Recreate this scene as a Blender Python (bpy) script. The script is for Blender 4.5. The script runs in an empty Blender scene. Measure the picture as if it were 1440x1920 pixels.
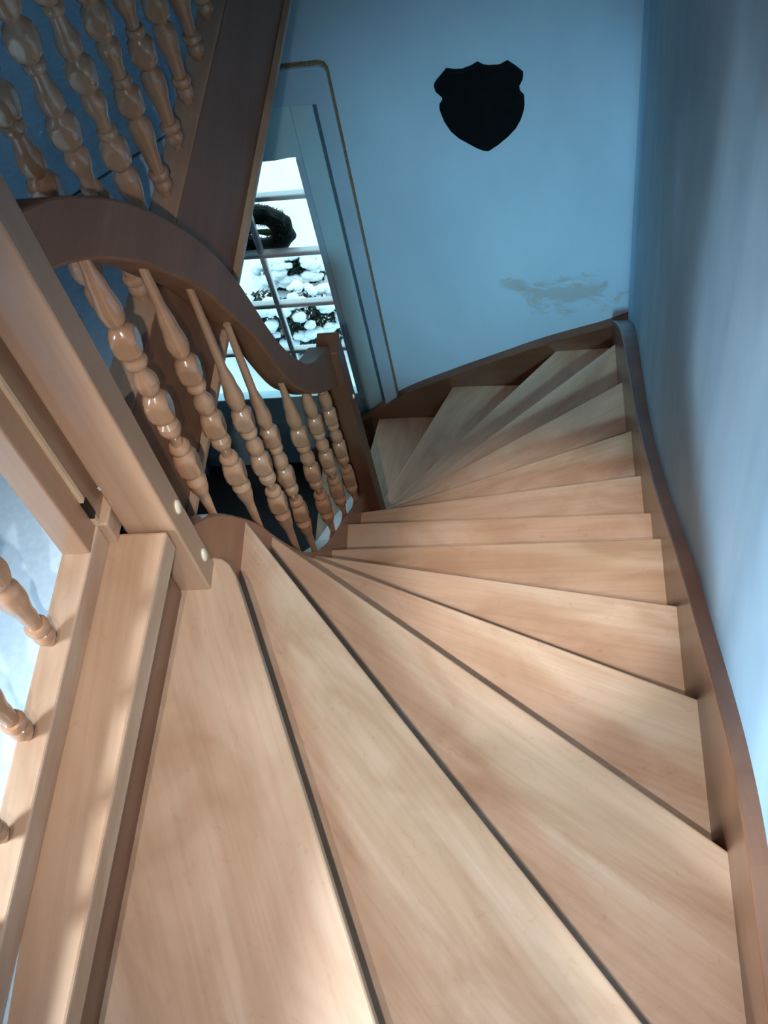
import bpy, bmesh, math, random
from mathutils import Vector, Matrix, noise
random.seed(7)
scene = bpy.context.scene
col = scene.collection
ZO = 4.45            # the survey below is written from eye level; the hall floor lies at z = 0

# ------------------------------------------------------------------ camera
cam_d = bpy.data.cameras.new('camera'); cam = bpy.data.objects.new('camera', cam_d); col.objects.link(cam)
R_, D_, F_ = (0.99014858, 0.03091378, -0.13656547), (-0.04230135, -0.86370804, -0.50221411), (-0.13347803, 0.50304349, -0.8538916)
cam.matrix_world = Matrix(((R_[0], -D_[0], -F_[0], 0), (R_[1], -D_[1], -F_[1], 0), (R_[2], -D_[2], -F_[2], ZO), (0, 0, 0, 1)))
cam_d.sensor_fit = 'VERTICAL'; cam_d.sensor_height = 36; cam_d.sensor_width = 27
cam_d.lens = 2297.35 / 1920 * 36
cam_d.clip_start = 0.02
scene.camera = cam

# ------------------------------------------------------------------ world, lights, exposure
w = bpy.data.worlds.new('sky'); scene.world = w; w.use_nodes = True
bg = w.node_tree.nodes['Background']
bg.inputs['Color'].default_value = (0.66, 0.88, 0.96, 1); bg.inputs['Strength'].default_value = 2.1

def aim(o, target):
    d = Vector(target) - o.location
    o.rotation_euler = d.to_track_quat('-Z', 'Y').to_euler()

def light(name, kind, loc, target, energy, color, **kw):
    d = bpy.data.lights.new(name, kind); d.energy = energy; d.color = color
    for k, v in kw.items(): setattr(d, k, v)
    o = bpy.data.objects.new(name, d); col.objects.link(o)
    o.location = (loc[0], loc[1], loc[2] + ZO); aim(o, (target[0], target[1], target[2] + ZO))
    return o
# two added fill spots above the treads, beams cut off towards the stair foot
light('tread_fill_spot', 'SPOT', (0.19, -1.25, 3.20), (0.19, -1.15, -2.2), 310, (1.0, 0.95, 0.90),
      spot_size=math.radians(56), spot_blend=0.28, shadow_soft_size=0.03)
light('tread_fill_narrow_spot', 'SPOT', (0.12, -1.30, 2.50), (-0.02, 1.38, -2.6), 1080, (1.0, 0.97, 0.96),
      spot_size=math.radians(8.2), spot_blend=0.85, shadow_soft_size=0.03)
# the camera's own flash, left of and just behind the lens
light('camera_flash', 'SPOT', (-0.065, -0.09, 0.01), (-0.05, 1.28, -2.5), 100, (1.0, 0.92, 0.85),
      spot_size=math.radians(62), spot_blend=1.0, shadow_soft_size=0.012)
# added fill lamps in place of daylight: one behind the camera, one at left
light('back_wall_fill', 'AREA', (0.20, -1.52, 0.40), (0.0, 2.87, -3.35), 4.9, (0.37, 0.79, 1.0),
      shape='RECTANGLE', size=0.4, size_y=0.4, spread=math.radians(24))
light('right_wall_fill', 'AREA', (-2.10, -0.60, -0.30), (0.28, 0.62, -1.98), 12.2, (0.70, 0.87, 1.0),
      shape='RECTANGLE', size=0.5, size_y=0.5, spread=math.radians(40))

scene.view_settings.view_transform = 'Standard'
scene.view_settings.look = 'None'
scene.view_settings.gamma = 1.0
scene.view_settings.use_curve_mapping = False
scene.view_settings.exposure = 0.08
scene.cycles.use_denoising = True
scene.cycles.max_bounces = 4
scene.cycles.diffuse_bounces = 3
scene.cycles.glossy_bounces = 2
scene.cycles.caustics_reflective = False
scene.cycles.caustics_refractive = False
scene.cycles.use_adaptive_sampling = True
scene.cycles.adaptive_threshold = 0.06
scene.cycles.adaptive_min_samples = 20
scene.cycles.use_light_tree = False

# ------------------------------------------------------------------ materials
def new_mat(name):
    m = bpy.data.materials.new(name); m.use_nodes = True
    nt = m.node_tree; b = nt.nodes['Principled BSDF']
    return m, nt, b
def N(nt, t, **kw):
    n = nt.nodes.new(t)
    for k, v in kw.items(): setattr(n, k, v)
    return n
def ramp(nt, fac, stops):
    r = N(nt, 'ShaderNodeValToRGB'); e = r.color_ramp.elements
    while len(e) < len(stops): e.new(0.5)
    for i, (p, c) in enumerate(stops): e[i].position = p; e[i].color = (*c, 1) if len(c) == 3 else c
    nt.links.new(fac, r.inputs['Fac']); return r.outputs['Color']
def mixc(nt, fac, a, b, mode='MIX'):
    m = N(nt, 'ShaderNodeMix', data_type='RGBA', blend_type=mode)
    if isinstance(fac, (int, float)): m.inputs[0].default_value = fac
    else: nt.links.new(fac, m.inputs[0])
    for s, v in ((6, a), (7, b)):
        if isinstance(v, tuple): m.inputs[s].default_value = (*v, 1)
        else: nt.links.new(v, m.inputs[s])
    return m.outputs[2]
def coords(nt, rnd=True):
    tc = N(nt, 'ShaderNodeTexCoord')
    if not rnd: return tc.outputs['Object']
    oi = N(nt, 'ShaderNodeObjectInfo'); mul = N(nt, 'ShaderNodeMath', operation='MULTIPLY'); mul.inputs[1].default_value = 37.0
    nt.links.new(oi.outputs['Random'], mul.inputs[0])
    ad = N(nt, 'ShaderNodeVectorMath', operation='ADD')
    nt.links.new(tc.outputs['Object'], ad.inputs[0]); nt.links.new(mul.outputs[0], ad.inputs[1])
    return ad.outputs[0]
def noise_tex(nt, vec, scale, mapping, detail=4, rough=0.55, dist=0.0):
    mp = N(nt, 'ShaderNodeMapping'); mp.inputs['Scale'].default_value = mapping
    nt.links.new(vec, mp.inputs['Vector'])
    n = N(nt, 'ShaderNodeTexNoise'); n.inputs['Scale'].default_value = scale
    n.inputs['Detail'].default_value = detail; n.inputs['Roughness'].default_value = rough; n.inputs['Distortion'].default_value = dist
    nt.links.new(mp.outputs[0], n.inputs['Vector']); return n.outputs['Fac']
def bump(nt, b, h, strength, dist=0.002):
    bp = N(nt, 'ShaderNodeBump'); bp.inputs['Strength'].default_value = strength; bp.inputs['Distance'].default_value = dist
    nt.links.new(h, bp.inputs['Height']); nt.links.new(bp.outputs[0], b.inputs['Normal'])

def wood(name, axis, dark=(0.38, 0.225, 0.135), mid=(0.475, 0.31, 0.208), lite=(0.55, 0.39, 0.285), rough=0.38, figure=0.62, knots=False, coat=0.35, coat_rough=0.16):
    m, nt, b = new_mat(name); v = coords(nt)
    def mp(a, c): return tuple(a if i == 'xyz'.index(axis) else c for i in range(3))
    broad = noise_tex(nt, v, 1.0, mp(0.9, 9.0), 3, 0.5, 0.8)
    fine = noise_tex(nt, v, 1.0, mp(4.0, 120.0), 2, 0.5, 0.0)
    blotch = noise_tex(nt, v, 1.0, mp(3.0, 7.0), 3, 0.55, 1.5)
    fleck = noise_tex(nt, v, 1.0, mp(22.0, 34.0), 4, 0.65, 2.2)
    c = ramp(nt, broad, [(0.18, dark), (0.50, mid), (0.82, lite)])
    f2 = ramp(nt, fine, [(0.28, (0.91, 0.89, 0.87)), (0.60, (1.02, 1.02, 1.02))])
    c = mixc(nt, 0.8, c, f2, 'MULTIPLY')
    f3 = ramp(nt, blotch, [(0.34, (0.82, 0.74, 0.68)), (0.52, (1, 1, 1)), (0.70, (1.12, 1.14, 1.18))])
    c = mixc(nt, figure, c, f3, 'MULTIPLY')
    f4 = ramp(nt, fleck, [(0.28, (0.82, 0.70, 0.60)), (0.40, (1, 1, 1)), (0.66, (1, 1, 1)), (0.74, (1.12, 1.13, 1.14))])
    c = mixc(nt, figure * 0.6, c, f4, 'MULTIPLY')
    if knots:
        mp_ = N(nt, 'ShaderNodeMapping'); mp_.inputs['Scale'].default_value = mp(1.5, 3.2); nt.links.new(v, mp_.inputs['Vector'])
        vo = N(nt, 'ShaderNodeTexVoronoi'); vo.inputs['Scale'].default_value = 1.0; nt.links.new(mp_.outputs[0], vo.inputs['Vector'])
        kn = ramp(nt, vo.outputs['Distance'], [(0.0, (0.45, 0.34, 0.28)), (0.03, (0.80, 0.70, 0.62)), (0.09, (0.93, 0.88, 0.83)), (0.20, (1, 1, 1))])
        c = mixc(nt, 0.85, c, kn, 'MULTIPLY')
    nt.links.new(c, b.inputs['Base Color'])
    b.inputs['Roughness'].default_value = rough
    b.inputs['Coat Weight'].default_value = coat; b.inputs['Coat Roughness'].default_value = coat_rough
    return m
WX = wood('beech_along_tread', 'x', figure=0.8, knots=True, rough=0.5, coat=0.12, coat_rough=0.32)
WY = wood('beech_along_y', 'y')
WZ = wood('beech_upright', 'z', dark=(0.34, 0.18, 0.10), mid=(0.41, 0.235, 0.142), lite=(0.47, 0.29, 0.185), figure=0.25)
WT = wood('turned_beech', 'z', dark=(0.34, 0.165, 0.088), mid=(0.42, 0.222, 0.125), lite=(0.50, 0.285, 0.175), rough=0.20, figure=0.2)
WD = wood('darker_rail_beech', 'y', dark=(0.185, 0.075, 0.034), mid=(0.235, 0.098, 0.046), lite=(0.29, 0.13, 0.064), rough=0.55, figure=0.4, coat=0.05)
WDZ = wood('shaded_post_beech', 'z', dark=(0.12, 0.05, 0.026), mid=(0.155, 0.066, 0.034), lite=(0.19, 0.086, 0.046), rough=0.5, figure=0.4, coat=0.1)  # lower newel: its shade is put into the wood colour
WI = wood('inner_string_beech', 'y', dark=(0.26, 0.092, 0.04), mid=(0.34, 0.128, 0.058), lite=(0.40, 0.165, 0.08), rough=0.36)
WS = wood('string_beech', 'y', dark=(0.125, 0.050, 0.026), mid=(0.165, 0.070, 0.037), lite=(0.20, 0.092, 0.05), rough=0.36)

def plaster(name, base, stain=None, streak=0.5):
    m, nt, b = new_mat(name); v = coords(nt, False)
    big = noise_tex(nt, v, 1.0, (2.2, 2.2, 1.2), 4, 0.55, 0.6)
    st = noise_tex(nt, v, 1.0, (5.5, 5.5, 1.6), 3, 0.5, 0.9)
    fi = noise_tex(nt, v, 55.0, (1, 1, 1), 5, 0.6)
    c = ramp(nt, big, [(0.3, tuple(x * 0.90 for x in base)), (0.7, tuple(min(1, x * 1.05) for x in base))])
    s2 = ramp(nt, st, [(0.34, (0.80, 0.86, 0.90)), (0.62, (1.04, 1.02, 1.01))])
    c = mixc(nt, streak, c, s2, 'MULTIPLY')
    if stain:
        for (loc, sc, thr) in stain:
            mp = N(nt, 'ShaderNodeMapping'); mp.inputs['Location'].default_value = tuple(-a * s for a, s in zip(loc, sc)); mp.inputs['Scale'].default_value = sc
            nt.links.new(v, mp.inputs['Vector'])
            ln = N(nt, 'ShaderNodeVectorMath', operation='LENGTH'); nt.links.new(mp.outputs[0], ln.inputs[0])
            wob = noise_tex(nt, v, 1.0, (11, 11, 15), 5, 0.6, 0.8)
            a = N(nt, 'ShaderNodeMath', operation='MULTIPLY_ADD'); a.inputs[1].default_value = 2.6; nt.links.new(wob, a.inputs[0]); nt.links.new(ln.outputs['Value'], a.inputs[2])
            mk = ramp(nt, a.outputs[0], [(0.0, (1, 1, 1)), (0.01, (1, 1, 1))])
            rm = N(nt, 'ShaderNodeMapRange'); rm.inputs['From Min'].default_value = thr; rm.inputs['From Max'].default_value = thr + 0.35
            rm.inputs['To Min'].default_value = 0.62; rm.inputs['To Max'].default_value = 0.0
            nt.links.new(a.outputs[0], rm.inputs['Value'])
            c = mixc(nt, rm.outputs[0], c, (0.42, 0.47, 0.46))
    nt.links.new(c, b.inputs['Base Color']); b.inputs['Roughness'].default_value = 0.6
    mixn = N(nt, 'ShaderNodeMath', operation='MULTIPLY_ADD'); mixn.inputs[1].default_value = 0.12
    nt.links.new(fi, mixn.inputs[0]); nt.links.new(st, mixn.inputs[2])
    bump(nt, b, mixn.outputs[0], 0.22, 0.012)
    return m
WALL = (0.52, 0.77, 0.96)
M_back = plaster('pale_blue_plaster_back', WALL, stain=[((0.10, 2.87, ZO - 3.42), (4.6, 1, 9.0), 1.72), ((-0.09, 2.87, ZO - 3.34), (14, 1, 26), 1.72)], streak=0.25)
M_right = plaster('pale_blue_plaster_right', WALL, streak=0.8)
M_room = plaster('pale_blue_plaster', WALL, streak=0.2)

def flat(name, c, rough=0.5, metal=0.0, spec=0.5, scale=30, var=0.08):
    m, nt, b = new_mat(name); v = coords(nt)
    n = noise_tex(nt, v, scale, (1, 1, 1), 4)
    cc = ramp(nt, n, [(0.3, tuple(x * (1 - var) for x in c)), (0.7, tuple(min(1, x * (1 + var)) for x in c))])
    nt.links.new(cc, b.inputs['Base Color']); b.inputs['Roughness'].default_value = rough; b.inputs['Metallic'].default_value = metal
    b.inputs['Specular IOR Level'].default_value = spec
    return m
M_paint = flat('pale_blue_gloss_paint', (0.50, 0.76, 0.86), 0.35, scale=8, var=0.04)
M_case = flat('grey_blue_gloss_paint', (0.44, 0.64, 0.80), 0.35, scale=8, var=0.05)
M_bar = flat('white_gloss_paint', (0.80, 0.86, 0.88), 0.3, var=0.03)
M_gap = flat('bare_brown_wood_edge', (0.26, 0.17, 0.09), 0.7, scale=120, var=0.45)
M_shield = flat('black_stained_plaque', (0.003, 0.005, 0.007), 0.75, spec=0.15, var=0.2)
M_carpet = flat('pale_blue_grey_floor_covering', (0.52, 0.66, 0.77), 0.85, scale=90, var=0.07)
M_seam_gap = flat('dark_seam_and_gap_shade', (0.10, 0.15, 0.19), 0.8)
M_dark = flat('dark_hall_floor', (0.030, 0.030, 0.034), 0.6)
M_metal = flat('black_metal', (0.012, 0.012, 0.012), 0.45, 0.6)
M_steel = flat('bright_steel', (0.8, 0.8, 0.8), 0.25, 1.0)
M_plug = flat('pale_wood_plug', (0.80, 0.66, 0.47), 0.3)
M_strip = flat('pale_edge_strip', (0.66, 0.47, 0.30), 0.4)
M_snow = flat('snow', (0.90, 0.94, 0.97), 0.8, scale=6, var=0.03)
M_leaf = flat('dark_evergreen', (0.012, 0.030, 0.022), 0.6, scale=40, var=0.5)
M_wreath = flat('dark_fir_wreath', (0.006, 0.013, 0.010), 0.8, scale=60, var=0.5)
M_moss = flat('moss_green_twig', (0.03, 0.06, 0.02), 0.8)
m, nt, b = new_mat('window_glass')
tr = N(nt, 'ShaderNodeBsdfTransparent'); gl = N(nt, 'ShaderNodeBsdfGlossy'); gl.inputs['Roughness'].default_value = 0.02
mx = N(nt, 'ShaderNodeMixShader'); mx.inputs[0].default_value = 0.05; nt.links.new(tr.outputs[0], mx.inputs[1]); nt.links.new(gl.outputs[0], mx.inputs[2])
tr.inputs['Color'].default_value = (0.93, 0.98, 0.98, 1)
nt.links.new(mx.outputs[0], nt.nodes['Material Output'].inputs['Surface'])
M_glass = m

# ------------------------------------------------------------------ helpers
def link(name, me, mat, parent=None):
    o = bpy.data.objects.new(name, me); col.objects.link(o)
    if mat: me.materials.append(mat)
    if parent: o.parent = parent
    return o
def tag(o, label=None, cat=None, group=None, kind=None):
    for k, v in (('label', label), ('category', cat), ('group', group), ('kind', kind)):
        if v: o[k] = v
    return o
def empty(name, loc, label, cat, group=None):
    o = bpy.data.objects.new(name, None); col.objects.link(o); o.location = (loc[0], loc[1], loc[2] + ZO); o.empty_display_size = 0.1
    return tag(o, label, cat, group)
def finish(bm, smooth=False):
    bmesh.ops.recalc_face_normals(bm, faces=bm.faces[:])
    me = bpy.data.meshes.new('m'); bm.to_mesh(me); bm.free()
    if smooth:
        for p in me.polygons: p.use_smooth = True
    return me
def put(name, bm, mat, parent=None, origin=None, rotz=0.0, bev=0.0, seg=2, smooth=False):
    """bm in survey coordinates; gets a local origin (and turn) so that the grain runs along local axes"""
    if origin is None:
        c = Vector((0, 0, 0)); n = 0
        for v in bm.verts: c += v.co; n += 1
        origin = c / n
    origin = Vector(origin)
    T = Matrix.Rotation(-rotz, 4, 'Z') @ Matrix.Translation(-origin)
    bmesh.ops.transform(bm, matrix=T, verts=bm.verts[:])
    bmesh.ops.recalc_face_normals(bm, faces=bm.faces[:])
    if bev > 0:
        es = [e for e in bm.edges if len(e.link_faces) == 2 and e.calc_face_angle(0) > 0.5]
        bmesh.ops.bevel(bm, geom=es, offset=bev, segments=seg, affect='EDGES', profile=0.5, clamp_overlap=True)
    o = link(name, finish(bm, smooth), mat, None)
    wm = Matrix.Translation(Vector((origin.x, origin.y, origin.z + ZO))) @ Matrix.Rotation(rotz, 4, 'Z')
    if parent:
        o.parent = parent; o.matrix_local = parent_world(parent).inverted() @ wm
    else: o.matrix_world = wm
    return o
def parent_world(p):
    m = p.matrix_basis.copy()
    return parent_world(p.parent) @ m if p.parent else m
def prism_xy(pts, z0, z1, bm=None):
    bm = bm or bmesh.new()
    a = [bm.verts.new((x, y, z0)) for x, y in pts]; b = [bm.verts.new((x, y, z1)) for x, y in pts]
    n = len(pts); bm.faces.new(a[::-1]); bm.faces.new(b)
    for i in range(n): bm.faces.new((a[i], a[(i + 1) % n], b[(i + 1) % n], b[i]))
    return bm
def prism_yz(pts, x0, x1, bm=None):
    bm = bm or bmesh.new()
    a = [bm.verts.new((x0, y, z)) for y, z in pts]; b = [bm.verts.new((x1, y, z)) for y, z in pts]
    n = len(pts); bm.faces.new(a[::-1]); bm.faces.new(b)
    for i in range(n): bm.faces.new((a[i], a[(i + 1) % n], b[(i + 1) % n], b[i]))
    return bm
def prism_xz(pts, y0, y1, bm=None):
    bm = bm or bmesh.new()
    a = [bm.verts.new((x, y0, z)) for x, z in pts]; b = [bm.verts.new((x, y1, z)) for x, z in pts]
    n = len(pts); bm.faces.new(a[::-1]); bm.faces.new(b)
    for i in range(n): bm.faces.new((a[i], a[(i + 1) % n], b[(i + 1) % n], b[i]))
    return bm
def box(x0, x1, y0, y1, z0, z1, bm=None):
    return prism_xy([(x0, y0), (x1, y0), (x1, y1), (x0, y1)], z0, z1, bm)
def strip_solid(quads, bm=None):
    """quads: list of 4-point cross sections along a run, joined into one closed solid"""
    bm = bm or bmesh.new(); rings = [[bm.verts.new(p) for p in q] for q in quads]; n = len(rings[0])
    for r0, r1 in zip(rings, rings[1:]):
        for i in range(n): bm.faces.new((r0[i], r0[(i + 1) % n], r1[(i + 1) % n], r1[i]))
    bm.faces.new(rings[0][::-1]); bm.faces.new(rings[-1]); return bm
def lerp_tab(tab, t):
    if t <= tab[0][0]: return tab[0][1]
    for (a, va), (b, vb) in zip(tab, tab[1:]):
        if t <= b: return va + (vb - va) * (t - a) / (b - a)
    return tab[-1][1]
def smooth_tab(tab, n=40):
    """Catmull-Rom through table points"""
    P = [Vector(p) for p in tab]; out = []
    for i in range(len(P) - 1):
        p0 = P[max(i - 1, 0)]; p1 = P[i]; p2 = P[i + 1]; p3 = P[min(i + 2, len(P) - 1)]
        for k in range(n):
            t = k / n
            out.append(tuple(0.5 * ((2 * p1) + (p2 - p0) * t + (2 * p0 - 5 * p1 + 4 * p2 - p3) * t * t + (3 * p1 - p0 - 3 * p2 + p3) * t ** 3)))
    out.append(tuple(P[-1])); return out
def struct(o): return tag(o, kind='structure')

# ------------------------------------------------------------------ the setting
FLOOR, CEIL, LAND = -4.45, 3.40, -1.41
YB = 2.872                                             # back wall plane
RW = [(-1.6, 0.284), (0.0, 0.284), (1.4, 0.284), (1.75, 0.286), (2.05, 0.290), (2.35, 0.297), (2.65, 0.305), (2.875, 0.312)]
def rwx(y): return lerp_tab(RW, y)
# right wall: old plaster that swings out a little towards the corner
bm = strip_solid([[(x, y, FLOOR), (x, y, CEIL), (x + 0.18, y, CEIL), (x + 0.18, y, FLOOR)] for y, x in RW])
wr = put('wall_right', bm, M_right, origin=(0, 0, -ZO)); struct(wr)
for p in wr.data.polygons: p.use_smooth = abs(p.normal.x) > 0.9 and abs(p.normal.z) < 0.1
# back wall around the door opening
DX0, DX1, DZ1 = -1.482, -0.628, -2.457               # door leaf: left, right, top
def wall_with_hole(x0, x1, z0, z1, hx0, hx1, hz1, y0, y1):
    return prism_xz([(x0, z0), (hx0, z0), (hx0, hz1), (hx1, hz1), (hx1, z0), (x1, z0), (x1, z1), (x0, z1)], y0, y1)
struct(put('wall_back', wall_with_hole(-2.3, 0.47, FLOOR, CEIL, DX0, DX1, DZ1, YB, YB + 0.16), M_back, origin=(0, 0, -ZO)))
# left wall, wall behind the camera, ceiling, hall floor
bm = prism_yz([(-1.6, FLOOR), (YB, FLOOR), (YB, CEIL), (-1.6, CEIL)], -2.35, -2.2); struct(put('wall_left', bm, M_room, origin=(0, 0, -ZO)))
struct(put('wall_front', box(-2.35, 0.46, -1.75, -1.6, FLOOR, CEIL), M_room, origin=(0, 0, -ZO)))
struct(put('ceiling', box(-2.35, 0.46, -1.75, YB + 0.16, CEIL, CEIL + 0.1), M_room, origin=(0, 0, -ZO)))
struct(put('floor', box(-2.35, 0.46, -1.75, YB + 0.16, FLOOR - 0.08, FLOOR), M_dark, origin=(0, 0, -ZO)))

# landing: floor slab left of the well, wooden nosing, fascia with its bead
def xc(y): return -0.575 + 0.055 * (y - 1.402)       # centre line of the landing balustrade
def landing_edge(y):                                  # front edge of the landing nosing
    return -0.521 + 0.062 * (y - 0.807)
land = put('floor_landing', prism_xy([(-2.2, -1.6), (0.284, -1.6), (0.284, -0.45), (-0.62, -0.45), (xc(0.78) - 0.028, 0.78), (xc(YB) - 0.028, YB), (-2.2, YB)], LAND - 0.30, LAND), M_carpet, origin=(0, 0, -ZO)); struct(land)
v0, v1 = Vector((-1.10, 1.18)), Vector((-0.610, 1.60)); d = (v1 - v0).normalized() * 0.0025; nn = Vector((-d.y, d.x))
pts = [v0 + nn, v0 - nn, v1 - nn, v1 + nn]
put('seam', prism_xy([(p.x, p.y) for p in pts], LAND - 0.002, LAND + 0.0015), M_seam_gap, land)
quads = []
for y in (-0.45, 0.0, 0.4, 0.815):
    e = landing_edge(y); bk = xc(y) + 0.012
    quads.append([(e, y, LAND), (bk - 0.03, y, LAND), (bk - 0.03, y, LAND - 0.046), (e, y, LAND - 0.046)])
o = put('trim_1', strip_solid(quads), WY, bev=0.004); struct(o)
# apron board under the nosing, set back
quads = [[(landing_edge(y) - 0.034, y, LAND - 0.046), (landing_edge(y) - 0.058, y, LAND - 0.046), (landing_edge(y) - 0.058, y, -1.62), (landing_edge(y) - 0.034, y, -1.62)] for y in (-0.45, 0.2, 0.815)]
struct(put('trim_2', strip_solid(quads), WS, bev=0))
# fascia of the landing along the well
def face(y): return xc(y) + 0.021
quads = [[(face(y), y, -1.362), (face(y) - 0.024, y, -1.362), (face(y) - 0.024, y, -1.652), (face(y), y, -1.652)] for y in (0.872, YB)]
fas = put('trim_3', strip_solid(quads), WD, bev=0.002); struct(fas)
quads = [[(face(y) + 0.012, y, -1.642), (face(y), y, -1.636), (face(y), y, -1.660), (face(y) + 0.012, y, -1.656)] for y in (0.872, YB)]
put('bead', strip_solid(quads), WY, fas, bev=0.002)

# door casing, with the bare brown edge along its outside
cas = put('trim_4', prism_xz([(-1.55, FLOOR), (-1.482, FLOOR), (-1.482, -2.452), (-0.630, -2.452), (-0.630, FLOOR), (-0.579, FLOOR), (-0.580, -2.345), (-0.586, -2.330), (-0.600, -2.322), (-1.55, -2.330)], YB - 0.026, YB + 0.02), M_case, origin=(0, 0, -ZO), bev=0.003); struct(cas)
put('paint_edge', prism_xz([(-0.579, -4.2), (-0.574, -4.2), (-0.5745, -2.342), (-0.583, -2.322), (-0.600, -2.315), (-1.3, -2.322), (-1.3, -2.330), (-0.600, -2.322), (-0.586, -2.330), (-0.580, -2.345)], YB - 0.014, YB + 0.004), M_gap, cas)
put('gap_shade', box(-0.660, -0.629, YB + 0.045, YB + 0.07, FLOOR, -2.45), M_seam_gap, cas)  # dark strips paint the shade in the gap around the leaf
put('gap_shade', box(-1.482, -0.629, YB + 0.040, YB + 0.07, -2.470, -2.452), M_seam_gap, cas)
# glazed door
GX0, GX1, GZ0, GZ1 = -1.397, -0.722, -3.96, -2.695
YD0, YD1 = YB + 0.020, YB + 0.060
dm = bmesh.new()
box(GX1, DX1 - 0.023, YD0, YD1, FLOOR, DZ1 - 0.003, dm)
door = put('door_1', dm, M_paint, origin=((DX0 + DX1) / 2, YD0, FLOOR), bev=0.003); struct(door)
put('stile', box(DX0 + 0.003, GX0, YD0, YD1, FLOOR, DZ1 - 0.003), M_paint, door, bev=0.003)
# top rail with a slightly cambered underside
tp = [(GX0, DZ1 - 0.003), (GX0, GZ1 + 0.004)] + [(GX0 + (GX1 - GX0) * i / 16, GZ1 + 0.012 * (math.cos(i / 16 * math.pi * 6) * 0.5 + 0.5) - 0.004) for i in range(1, 16)] + [(GX1, GZ1 + 0.004), (GX1, DZ1 - 0.003)]
put('rail', prism_xz(tp, YD0, YD1), M_paint, door)
put('rail', box(GX0, GX1, YD0, YD1, FLOOR, GZ0), M_paint, door, bev=0.003)
put('bead', box(GX1 - 0.022, GX1, YD0 - 0.003, YD1 - 0.008, GZ0, GZ1), M_case, door, bev=0.005)
put('bead', box(GX0, GX0 + 0.022, YD0 - 0.003, YD1 - 0.008, GZ0, GZ1), M_case, door, bev=0.005)
rows = [GZ1, -2.864, -3.133, -3.402, -3.673, GZ0]; cols = [GX0, -1.165, -0.953, GX1]
for zz in rows[1:-1]: put('glazing_bar', box(GX0, GX1, YD0 + 0.002, YD0 + 0.030, zz - 0.011, zz + 0.011), M_bar, door, bev=0.005)
for xx in cols[1:-1]: put('glazing_bar', box(xx - 0.010, xx + 0.010, YD0 + 0.004, YD0 + 0.030, GZ0, GZ1), M_bar, door, bev=0.005)
for i in range(5):
    for j in range(3):
        put('pane', box(cols[j], cols[j + 1], YD0 + 0.018, YD0 + 0.021, rows[i + 1], rows[i]), M_glass, door)

# ------------------------------------------------------------------ staircase
RISE = 0.19
def zt(k): return -(1.6 + k * RISE)
stairs = empty('winder_staircase', (-0.1, 1.5, FLOOR), 'pale varnished beech winder staircase turning down beside the blue walls', 'staircase')
def L(p, q, x): return p[1] + (q[1] - p[1]) * (x - p[0]) / (q[0] - p[0])
XI, XO, YO = -0.530, 0.260, 2.845                      # treads run a little into the strings
def span(p, q, x0=XI, x1=XO): return ((x0, L(p, q, x0)), (x1, L(p, q, x1)))
FL = {
 0: ((-0.459, 0.805), (0.013, -0.45)),
 1: span((-0.5, 1.020), (0.095, 0.244)),
 2: span((-0.517, 1.120), (0.254, 0.524)),
 3: span((-0.483, 1.178), (0.252, 0.853)),
 4: span((-0.51, 1.285), (0.253, 1.134)),
 5: span((-0.524, 1.404), (0.253, 1.400)),
 6: span((-0.525, 1.583), (0.256, 1.579)),
 7: span((-0.522, 1.729), (0.255, 1.809)),
 8: span((-0.437, 1.861), (0.252, 2.084), -0.50),
 9: span((-0.442, 2.001), (0.253, 2.404), -0.54),
 10: ((-0.565, 2.034), (0.265, 2.717)),
 11: ((-0.615, 2.137), (0.055, 2.845)),
 12: ((-0.688, 2.180), (-0.351, 2.845)),
 13: ((-0.790, 2.215), (-0.670, 2.845)),
 14: ((-0.950, 2.225), (-0.930, 2.845)),
}
def nrm(k):
    p, q = Vector(FL[k][0]), Vector(FL[k][1]); d = (q - p).normalized(); return d, Vector((-d.y, d.x))
TH = 0.038
for k in range(15):
    (pi, po) = FL[k]; d, n = nrm(k)
    if k == 0:
        pts = [(-0.512, 0.876), (-0.498, 0.873), (-0.486, 0.864), (-0.475, 0.846), (-0.459, 0.805), (0.013, -0.45), (-0.62, -0.45), (-0.583, 0.876)]
    else:
        db, nb = nrm(k - 1); bi = Vector(FL[k - 1][0]) - nb * 0.034; bo = Vector(FL[k - 1][1]) - nb * 0.034
        if k == 1: bi = Vector((-0.53, 0.86))
        if k == 9: bi = Vector((-0.50, 1.80))
        pts = [pi, po]
        if k == 11: pts += [(0.262, 2.845)]
        if k == 1: pts += [(0.26, -0.45)]
        if 1 < k <= 10: bo.x = 0.262
        pts += [tuple(bo), tuple(bi)]
    ang = math.atan2(d.y, d.x)
    o = put('tread', prism_xy(pts, zt(k) - TH, zt(k)), WX, stairs, origin=(pi[0], pi[1], zt(k)), rotz=ang, bev=0.0035)
    # riser below the nosing, set back under the tread
    a0 = Vector(pi) - n * 0.024; a1 = Vector(po) - n * 0.024; b0 = a0 - n * 0.016; b1 = a1 - n * 0.016
    if k == 0: a0 = Vector((-0.50, 0.86)) - n * 0.03; b0 = a0 - n * 0.016
    zb = zt(k + 1) if k < 14 else FLOOR
    put('riser', prism_xy([tuple(a0), tuple(a1), tuple(b1), tuple(b0)], zb - 0.002, zt(k) - TH), WX, stairs, origin=(a0.x, a0.y, zt(k)), rotz=ang)
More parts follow.
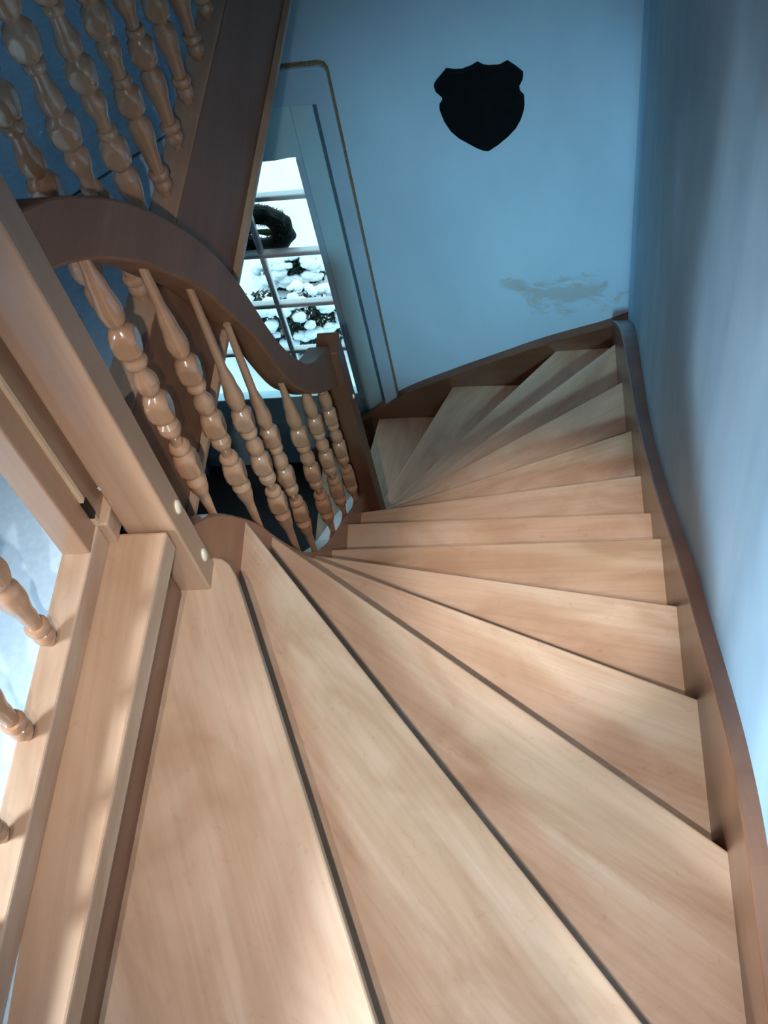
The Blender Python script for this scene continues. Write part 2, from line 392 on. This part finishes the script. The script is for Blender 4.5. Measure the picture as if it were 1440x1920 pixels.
# wall string on the right: top edge table (y, z), from inner face 0.254 to the wall
RS = [(-0.45, -1.66), (0.0, -1.72), (0.328, -1.764), (0.473, -1.775), (0.595, -1.818), (0.739, -1.905), (0.981, -2.090), (1.083, -2.170), (1.251, -2.310), (1.406, -2.452), (1.582, -2.602), (1.782, -2.758), (2.04, -2.930), (2.474, -3.160), (2.70, -3.370), (2.85, -3.545)]
quads = []
for y, z in smooth_tab(RS, 5):
    xo = rwx(y) + 0.004
    quads.append([(0.254, y, z), (xo, y, z - 0.002), (xo, y, z - 0.46), (0.254, y, z - 0.46)])
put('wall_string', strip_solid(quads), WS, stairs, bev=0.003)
# wall string on the back wall (x, z), falling to the left
BS = [(0.312, -3.528), (0.217, -3.572), (0.015, -3.642), (-0.196, -3.737), (-0.352, -3.810), (-0.55, -3.915), (-0.72, -4.06), (-0.90, -4.22), (-1.0, -4.32)]
quads = []
for x, z in smooth_tab(BS, 5):
    zl = max(z - 0.46, FLOOR + 0.001)
    quads.append([(x, 2.837, z), (x, YB + 0.002, z), (x, YB + 0.002, zl), (x, 2.837, zl)])
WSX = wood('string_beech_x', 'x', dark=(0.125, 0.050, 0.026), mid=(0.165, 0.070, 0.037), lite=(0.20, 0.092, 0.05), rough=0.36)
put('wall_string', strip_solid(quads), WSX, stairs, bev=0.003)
# inner string: (y, z) of its top edge between the two newels
ST = [(0.86, -1.485), (0.909, -1.544), (0.955, -1.607), (0.995, -1.673), (1.06, -1.803), (1.099, -1.894), (1.135, -1.996), (1.182, -2.121), (1.226, -2.228), (1.293, -2.359), (1.337, -2.424), (1.422, -2.533), (1.585, -2.707), (1.72, -2.86), (1.86, -3.02)]
quads = []
SM = smooth_tab(ST, 4)
for y, z in SM:
    quads.append([(-0.522, y, z), (-0.558, y, z), (-0.558, y, z - 0.42), (-0.522, y, z - 0.42)])
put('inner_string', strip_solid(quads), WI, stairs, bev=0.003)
# lower inner string, curving round under the landing
LS = [((-0.532, 1.88), -3.10), ((-0.536, 1.95), -3.22), ((-0.566, 2.034), -3.40), ((-0.615, 2.118), -3.59), ((-0.690, 2.172), -3.78), ((-0.790, 2.198), -3.97), ((-0.95, 2.205), -4.16), ((-1.0, 2.206), -4.22)]
quads = []
for i, ((x, y), z) in enumerate(LS):
    p0 = Vector(LS[max(i - 1, 0)][0]); p1 = Vector(LS[min(i + 1, len(LS) - 1)][0]); t = (p1 - p0).normalized(); nv = Vector((t.y, -t.x))
    if nv.x > 0: nv = -nv
    if abs(nv.x) < 0.3: nv = Vector((nv.x, -abs(nv.y)))
    q = Vector((x, y)) + nv * 0.034; zl = max(z - 0.42, FLOOR + 0.001)
    quads.append([(x, y, z), (q.x, q.y, z), (q.x, q.y, zl), (x, y, zl)])
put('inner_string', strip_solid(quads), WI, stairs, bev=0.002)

# ------------------------------------------------------------------ balusters
def revolve(profile, seg=24):
    """profile: (z, r, square half width or 0) bottom to top; a half width clips the round into lozenge facets"""
    bm = bmesh.new(); rings = []
    for z, r, hw in profile:
        ring = []
        for i in range(seg):
            a = 2 * math.pi * (i + 0.5) / seg; rr = r
            if hw: rr = min(r, hw / max(abs(math.cos(a)), abs(math.sin(a))))
            ring.append(bm.verts.new((rr * math.cos(a), rr * math.sin(a), z)))
        rings.append(ring)
    for r0, r1 in zip(rings, rings[1:]):
        for i in range(seg): bm.faces.new((r0[i], r0[(i + 1) % seg], r1[(i + 1) % seg], r1[i]))
    bm.faces.new(rings[0][::-1]); bm.faces.new(rings[-1]); return bm
def prof(pts, step=0.004):
    """smooth a coarse profile; 'b' marks faceted block, 'r' a ring, else plain"""
    out = []
    for (z0, r0), (z1, r1) in zip(pts, pts[1:]):
        n = max(1, int((z1 - z0) / step))
        for i in range(n):
            t = i / n; t2 = t * t * (3 - 2 * t); out.append((z0 + (z1 - z0) * t, r0 + (r1 - r0) * t2))
    out.append(pts[-1]); return out
def block(zc, half, R, hw, neck):
    o = []
    for i in range(13):
        t = -1 + 2 * i / 12; r = max(neck, R * math.sqrt(max(0.0, 1 - abs(t) ** 2.4 * 0.86))); o.append((zc + half * t, r, hw))
    return o
def ringp(zc, half, R, neck):
    return [(zc + half * t, neck + (R - neck) * math.sqrt(max(0, 1 - t * t)), 0) for t in (-1, -0.85, -0.5, 0, 0.5, 0.85, 1)]
def plain(pts): return [(z, r, 0) for z, r in prof(pts)]
def stair_baluster(low, total):
    """low: length of the tapered foot; total: full height"""
    s = low
    P = plain([(-0.01, 0.0062), (0.0, 0.0064), (s * 0.5, 0.0088), (s - 0.022, 0.0150), (s - 0.006, 0.0168), (s + 0.002, 0.0130), (s + 0.006, 0.0095)])
    P += block(s + 0.040, 0.032, 0.0228, 0.0172, 0.0095)
    P += ringp(s + 0.083, 0.010, 0.0168, 0.0088)
    P += plain([(s + 0.094, 0.0086), (s + 0.108, 0.0100), (s + 0.134, 0.0170), (s + 0.144, 0.0155), (s + 0.151, 0.0090)])
    P += block(s + 0.184, 0.031, 0.0228, 0.0174, 0.0092)
    P += plain([(s + 0.217, 0.0086), (s + 0.232, 0.0160), (s + 0.246, 0.0170), (s + 0.276, 0.0086)])
    P += ringp(s + 0.289, 0.0105, 0.0165, 0.0085)
    P += block(s + 0.331, 0.030, 0.0228, 0.0174, 0.0090)
    v = s + 0.363
    top = total + 0.02
    P += plain([(v, 0.0086), (v + 0.016, 0.0152), (v + 0.032, 0.0168), (v + 0.075, 0.0128), (min(v + 0.125, top - 0.02), 0.0080), (top, 0.0066)])
    return revolve(P)
def place_baluster(name, bm, x, y, z, parent, rot=0.0):
    bmesh.ops.transform(bm, matrix=Matrix.Rotation(rot, 4, 'Z'), verts=bm.verts[:])
    me = finish(bm, True); me.set_sharp_from_angle(angle=math.radians(30)); o = link(name, me, WT)
    o.parent = parent; o.matrix_local = parent_world(parent).inverted() @ Matrix.Translation((x, y, z + ZO))
    return o
sb = empty('stair_balustrade', (-0.545, 0.845, -1.6), 'beech stair balustrade with swan-neck handrail and seven turned balusters', 'balustrade')
# (y, foot z, top z, foot length)
for y, z0, z1, low in ((0.975, -1.637, -1.046, 0.112), (1.112, -1.918, -1.195, 0.150), (1.232, -2.240, -1.395, 0.165), (1.322, -2.405, -1.610, 0.140), (1.482, -2.600, -2.000, 0.095), (1.612, -2.735, -2.200, 0.085), (1.742, -2.885, -2.370, 0.080)):
    place_baluster('baluster', stair_baluster(low, z1 - z0), -0.532, y, z0, sb, rot=0.15)
# handrail: a shaped plank in one vertical plane
HT = [(0.840, -0.820), (0.868, -0.842), (0.911, -0.874), (0.969, -0.930), (1.031, -0.995), (1.077, -1.050), (1.140, -1.131), (1.199, -1.217), (1.282, -1.353), (1.350, -1.500), (1.392, -1.620), (1.432, -1.745), (1.481, -1.865), (1.532, -1.964), (1.585, -2.050), (1.655, -2.138), (1.74, -2.215), (1.835, -2.285)]
HB = [(0.840, -0.908), (0.868, -0.933), (0.897, -0.959), (0.946, -1.008), (1.000, -1.071), (1.057, -1.141), (1.108, -1.219), (1.170, -1.309), (1.223, -1.399), (1.263, -1.486), (1.305, -1.572), (1.348, -1.664), (1.383, -1.764), (1.420, -1.866), (1.458, -1.956), (1.512, -2.050), (1.590, -2.170), (1.686, -2.292), (1.794, -2.417), (1.835, -2.445)]
bm = bmesh.new()
KH = 0.512 / 0.500
TT, BB = smooth_tab([(y * KH, z * KH) for y, z in HT], 4), smooth_tab([(y * KH, z * KH) for y, z in HB], 4)
TT = [p for p in TT if p[0] < 1.84] + [(1.84, -2.32)]; BB = [p for p in BB if p[0] < 1.84] + [(1.84, -2.48)]
def resample(P, n):
    d = [0]
    for a, c in zip(P, P[1:]): d.append(d[-1] + math.hypot(c[0] - a[0], c[1] - a[1]))
    out = []
    for i in range(n):
        t = d[-1] * i / (n - 1); j = max(k for k in range(len(d)) if d[k] <= t + 1e-9); j = min(j, len(P) - 2)
        f = (t - d[j]) / max(1e-9, d[j + 1] - d[j]); out.append((P[j][0] + (P[j + 1][0] - P[j][0]) * f, P[j][1] + (P[j + 1][1] - P[j][1]) * f))
    return out
TT, BB = resample(TT, 60), resample(BB, 60)
quads = [[(-0.512, t[0], t[1]), (-0.562, t[0], t[1]), (-0.562, c[0], c[1]), (-0.512, c[0], c[1])] for t, c in zip(TT, BB)]
put('handrail', strip_solid(quads), WD, sb, bev=0.004)
# newel at the landing
nw = put('newel_post', box(-0.583, -0.510, 0.820, 0.868, -1.80, -0.70), WZ, sb, bev=0.003)
put('cap', box(-0.592, -0.501, 0.811, 0.877, -0.70, -0.675), WZ, nw, bev=0.006)
def disc(x, y, z, r, axis, dome=0.004):
    bm = bmesh.new(); rings = []
    for h, rr in ((0, r), (dome * 0.6, r * 0.86), (dome, r * 0.45)):
        rings.append([bm.verts.new((x + h, y + rr * 0.72 * math.cos(i / 16 * 2 * math.pi), z + rr * math.sin(i / 16 * 2 * math.pi)) if axis == 'x' else (x + rr * math.cos(i / 16 * 2 * math.pi), y - h, z + rr * math.sin(i / 16 * 2 * math.pi))) for i in range(16)])
    for r0, r1 in zip(rings, rings[1:]):
        for i in range(16): bm.faces.new((r0[i], r0[(i + 1) % 16], r1[(i + 1) % 16], r1[i]))
    bm.faces.new(rings[-1]); bm.faces.new(rings[0][::-1]); return bm
for z in (-1.408, -1.548): tag(put('wooden_plug', disc(-0.510, 0.852, z, 0.014, 'x'), M_plug, nw, smooth=True), 'pale glossy wooden plug')
put('screw', disc(-0.581, 0.8195, -1.300, 0.004, 'y', 0.002), M_steel, nw, smooth=True)
# newel at the turn below
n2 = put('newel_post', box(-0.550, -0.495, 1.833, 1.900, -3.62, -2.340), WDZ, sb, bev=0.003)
tag(put('wooden_plug', disc(-0.495, 1.872, -2.575, 0.009, 'x'), M_plug, n2, smooth=True), 'pale glossy wooden plug')

# ------------------------------------------------------------------ landing balustrade
lb = empty('landing_balustrade', (-0.61, 0.78, LAND), 'beech landing balustrade with stout turned balusters on a low base rail', 'balustrade')
RT = -1.360
def bar(y0, y1, xa, xb, z0, z1, off=lambda y: 0):
    return strip_solid([[(xc(y) + xb + off(y), y, z1), (xc(y) + xa + off(y), y, z1), (xc(y) + xa + off(y), y, z0), (xc(y) + xb + off(y), y, z0)] for y in (y0, (y0 + y1) / 2, y1)])
put('base_rail', bar(0.800, YB - 0.002, -0.030, 0.020, LAND, RT), WY, lb, bev=0.003)
put('base_rail', bar(-0.45, 0.800, -0.034, 0.008, LAND, RT), WY, lb, bev=0.003)
pA = put('post', box(-0.643, -0.603, 0.756, 0.799, RT, -0.66), WZ, lb, bev=0.0025)
pB = put('post', box(-0.640, -0.6, 0.806, 0.850, RT - 0.05, -0.66), WZ, lb, bev=0.0025)
put('edge_strip', box(-0.604, -0.598, 0.7985, 0.8055, RT, -0.66), M_strip, pA)
tag(put('latch_plate', box(-0.603, -0.5965, 0.797, 0.807, -1.338, -1.300), M_metal, pA), 'small black metal latch plate')
def landing_baluster():
    P = plain([(-0.012, 0.007), (0.0, 0.0075), (0.012, 0.0090)])
    P += ringp(0.024, 0.012, 0.0150, 0.0095)
    P += ringp(0.046, 0.009, 0.0165, 0.0105)
    P += plain([(0.056, 0.0105), (0.085, 0.0125), (0.128, 0.0185), (0.146, 0.0180), (0.160, 0.0110)])
    P += block(0.190, 0.028, 0.0225, 0.0185, 0.0120)
    P += ringp(0.226, 0.009, 0.0150, 0.0100)
    P += plain([(0.236, 0.0100), (0.250, 0.0110), (0.278, 0.0170), (0.290, 0.0165), (0.299, 0.0115)])
    P += block(0.328, 0.028, 0.0225, 0.0185, 0.0120)
    up = [(0.656 - z, r, h) for z, r, h in P[::-1] if z < 0.299]
    return P + up
LBP = landing_baluster(); proto = finish(revolve(LBP), True); proto.set_sharp_from_angle(angle=math.radians(30)); proto.materials.append(WT)
ys = [1.402 + 0.105 * k for k in range(-4, 14)]
for i, y in enumerate(ys):
    o = bpy.data.objects.new('baluster', proto); col.objects.link(o); o.parent = lb
    o.matrix_local = parent_world(lb).inverted() @ Matrix.Translation((xc(y) - 0.004, y, RT + ZO)) @ Matrix.Rotation(0.1, 4, 'Z')
for y in (0.630, 0.505, 0.380, 0.255):
    o = bpy.data.objects.new('baluster', proto); col.objects.link(o); o.parent = lb
    o.matrix_local = parent_world(lb).inverted() @ Matrix.Translation((xc(y) - 0.019, y, RT + ZO)) @ Matrix.Rotation(0.1, 4, 'Z')
put('handrail', bar(0.800, YB - 0.002, -0.034, 0.026, -0.712, -0.65), WY, lb, bev=0.006)
put('handrail', bar(-0.45, 0.800, -0.044, 0.016, -0.712, -0.65), WY, lb, bev=0.006)

# ------------------------------------------------------------------ plaque, wreath, garden
SH = [(-0.279, -2.434), (-0.272, -2.422), (-0.238, -2.381), (-0.216, -2.388), (-0.193, -2.389), (-0.167, -2.38), (-0.148, -2.368), (-0.131, -2.381), (-0.117, -2.385), (-0.086, -2.386), (-0.063, -2.373), (-0.041, -2.394), (-0.02, -2.418), (-0.023, -2.437), (-0.034, -2.461), (-0.032, -2.484), (-0.021, -2.502), (-0.021, -2.528), (-0.025, -2.554), (-0.034, -2.584), (-0.05, -2.616), (-0.074, -2.645), (-0.105, -2.674), (-0.136, -2.697), (-0.152, -2.694), (-0.173, -2.681), (-0.224, -2.636), (-0.246, -2.606), (-0.261, -2.569), (-0.27, -2.527), (-0.271, -2.51), (-0.258, -2.489), (-0.26, -2.475), (-0.276, -2.453)]
tag(put('shield_plaque', prism_xz(SH, YB - 0.018, YB - 0.001), M_shield, bev=0.003), 'black shield-shaped plaque hanging on the blue back wall', 'plaque')

wr_ = empty('wreath', (-0.945, YB + 0.075, -3.18), 'dark evergreen wreath hanging outside the glazed door', 'wreath')
bm = bmesh.new(); C0 = Vector((-0.945, YB + 0.075, -3.062)); nu, nv = 48, 14; grid = []
for i in range(nu):
    a = 2 * math.pi * i / nu; row = []
    for j in range(nv):
        c = 2 * math.pi * j / nv
        p = Vector((math.cos(a), 0, math.sin(a))) * (0.080 + 0.039 * math.cos(c)) + Vector((0, 0.026 * math.sin(c), 0))
        p *= 1 + 0.10 * noise.noise(p * 38)
        row.append(bm.verts.new(C0 + p))
    grid.append(row)
for i in range(nu):
    for j in range(nv): bm.faces.new((grid[i][j], grid[(i + 1) % nu][j], grid[(i + 1) % nu][(j + 1) % nv], grid[i][(j + 1) % nv]))
put('ring', bm, M_wreath, wr_)
bm = bmesh.new()
for i in range(700):
    a = random.uniform(0, 2 * math.pi); c = random.uniform(0, 2 * math.pi)
    out = (Vector((math.cos(a), 0, math.sin(a))) * math.cos(c) + Vector((0, math.sin(c), 0)))
    base = C0 + Vector((math.cos(a), 0, math.sin(a))) * 0.080 + out * 0.033
    dirv = (out + Vector((random.gauss(0, .6), random.gauss(0, .6), random.gauss(0, .6)))).normalized() * random.uniform(0.008, 0.018)
    sd = dirv.cross(Vector((random.random(), random.random(), random.random()))).normalized() * 0.002
    bm.faces.new((bm.verts.new(base + sd), bm.verts.new(base - sd), bm.verts.new(base + dirv)))
tag(put('needles', bm, M_wreath, wr_), kind='stuff')
bm = bmesh.new()
quads = []
for i in range(7):
    x = -1.02 + i * 0.025; r = 0.010 + 0.004 * math.sin(i * 2.1); zc = -3.066 + 0.006 * math.sin(i)
    quads.append([(x, YB + 0.075 + r * math.cos(t), zc + r * math.sin(t)) for t in (0.4, 1.4, 2.5, 3.5, 4.6, 5.6)])
put('twig', strip_solid(quads), M_moss, wr_)

# snow-covered garden beyond the door
bm = bmesh.new(); nx, ny = 60, 60; g = []
for i in range(nx + 1):
    row = []
    for j in range(ny + 1):
        x = -6 + 9 * i / nx; y = YB + 0.2 + 9 * j / ny
        z = FLOOR - 0.12 + 0.10 * noise.noise(Vector((x * 1.3, y * 1.3, 0))) + 0.10 * max(0, y - 4.0) + 0.03 * noise.noise(Vector((x * 5, y * 5, 3)))
        row.append(bm.verts.new((x, y, z)))
    g.append(row)
for i in range(nx):
    for j in range(ny): bm.faces.new((g[i][j], g[i + 1][j], g[i + 1][j + 1], g[i][j + 1]))
struct(put('ground_snow', bm, M_snow, smooth=True, origin=(0, 0, -ZO)))
def shrub(x, y, rx, ry, h, seed, label):
    rnd = random.Random(seed); base = FLOOR - 0.12
    e = empty('snowy_shrub', (x, y, base), label, 'shrub', 'snow-laden shrubs outside the door')
    bm = bmesh.new()
    for s in range(7):
        a = rnd.uniform(0, 6.28); top = Vector((x + rx * .6 * math.cos(a), y + ry * .6 * math.sin(a), base + h * rnd.uniform(.6, .95))); b0 = Vector((x, y, base - 0.05))
        sd = Vector((math.sin(a), -math.cos(a), 0)) * 0.012
        for k in (sd, Vector((0.012, 0, 0))):
            bm.faces.new((bm.verts.new(b0 + k), bm.verts.new(b0 - k), bm.verts.new(top - k * .3), bm.verts.new(top + k * .3)))
    put('stem', bm, M_gap, e)
    bm = bmesh.new()
    for i in range(3200):
        u = Vector((rnd.gauss(0, 1), rnd.gauss(0, 1), rnd.gauss(0, 1))).normalized() * rnd.uniform(0.55, 1.0)
        c = Vector((x + u.x * rx, y + u.y * ry, base + h * 0.5 + u.z * h * 0.5))
        if noise.noise(c * 6 + Vector((seed, 0, 0))) < -0.18: continue
        d = Vector((rnd.gauss(0, 1), rnd.gauss(0, 1), rnd.gauss(0.2, .8))).normalized() * rnd.uniform(0.012, 0.028); s = d.cross(Vector((rnd.random(), rnd.random(), rnd.random()))).normalized() * 0.007
        bm.faces.new((bm.verts.new(c - d), bm.verts.new(c + s), bm.verts.new(c + d), bm.verts.new(c - s)))
    tag(put('foliage', bm, M_leaf, e), kind='stuff')
    bm = bmesh.new()
    for i in range(110):
        u = Vector((rnd.gauss(0, 1), rnd.gauss(0, 1), abs(rnd.gauss(0.5, .6)))).normalized()
        c = Vector((x + u.x * rx, y + u.y * ry, base + h * 0.5 + u.z * h * 0.5))
        r = rnd.uniform(0.012, 0.032)
        t = bmesh.ops.create_icosphere(bm, subdivisions=2, radius=1.0)['verts']
        for v in t:
            k = 1 + 0.35 * noise.noise(v.co * 1.8 + c * 9)
            v.co = c + Vector((v.co.x * r * 1.25 * k, v.co.y * r * 1.1 * k, v.co.z * r * 0.55 * k))
    tag(put('snow_load', bm, M_snow, e, smooth=True), kind='stuff')
shrub(-1.16, 3.66, 0.34, 0.15, 0.34, 3, 'snow-laden dark shrub nearest the door glass')
shrub(-1.20, 4.02, 0.18, 0.08, 0.20, 8, 'lower snow-laden shrub behind the one nearest the glass')
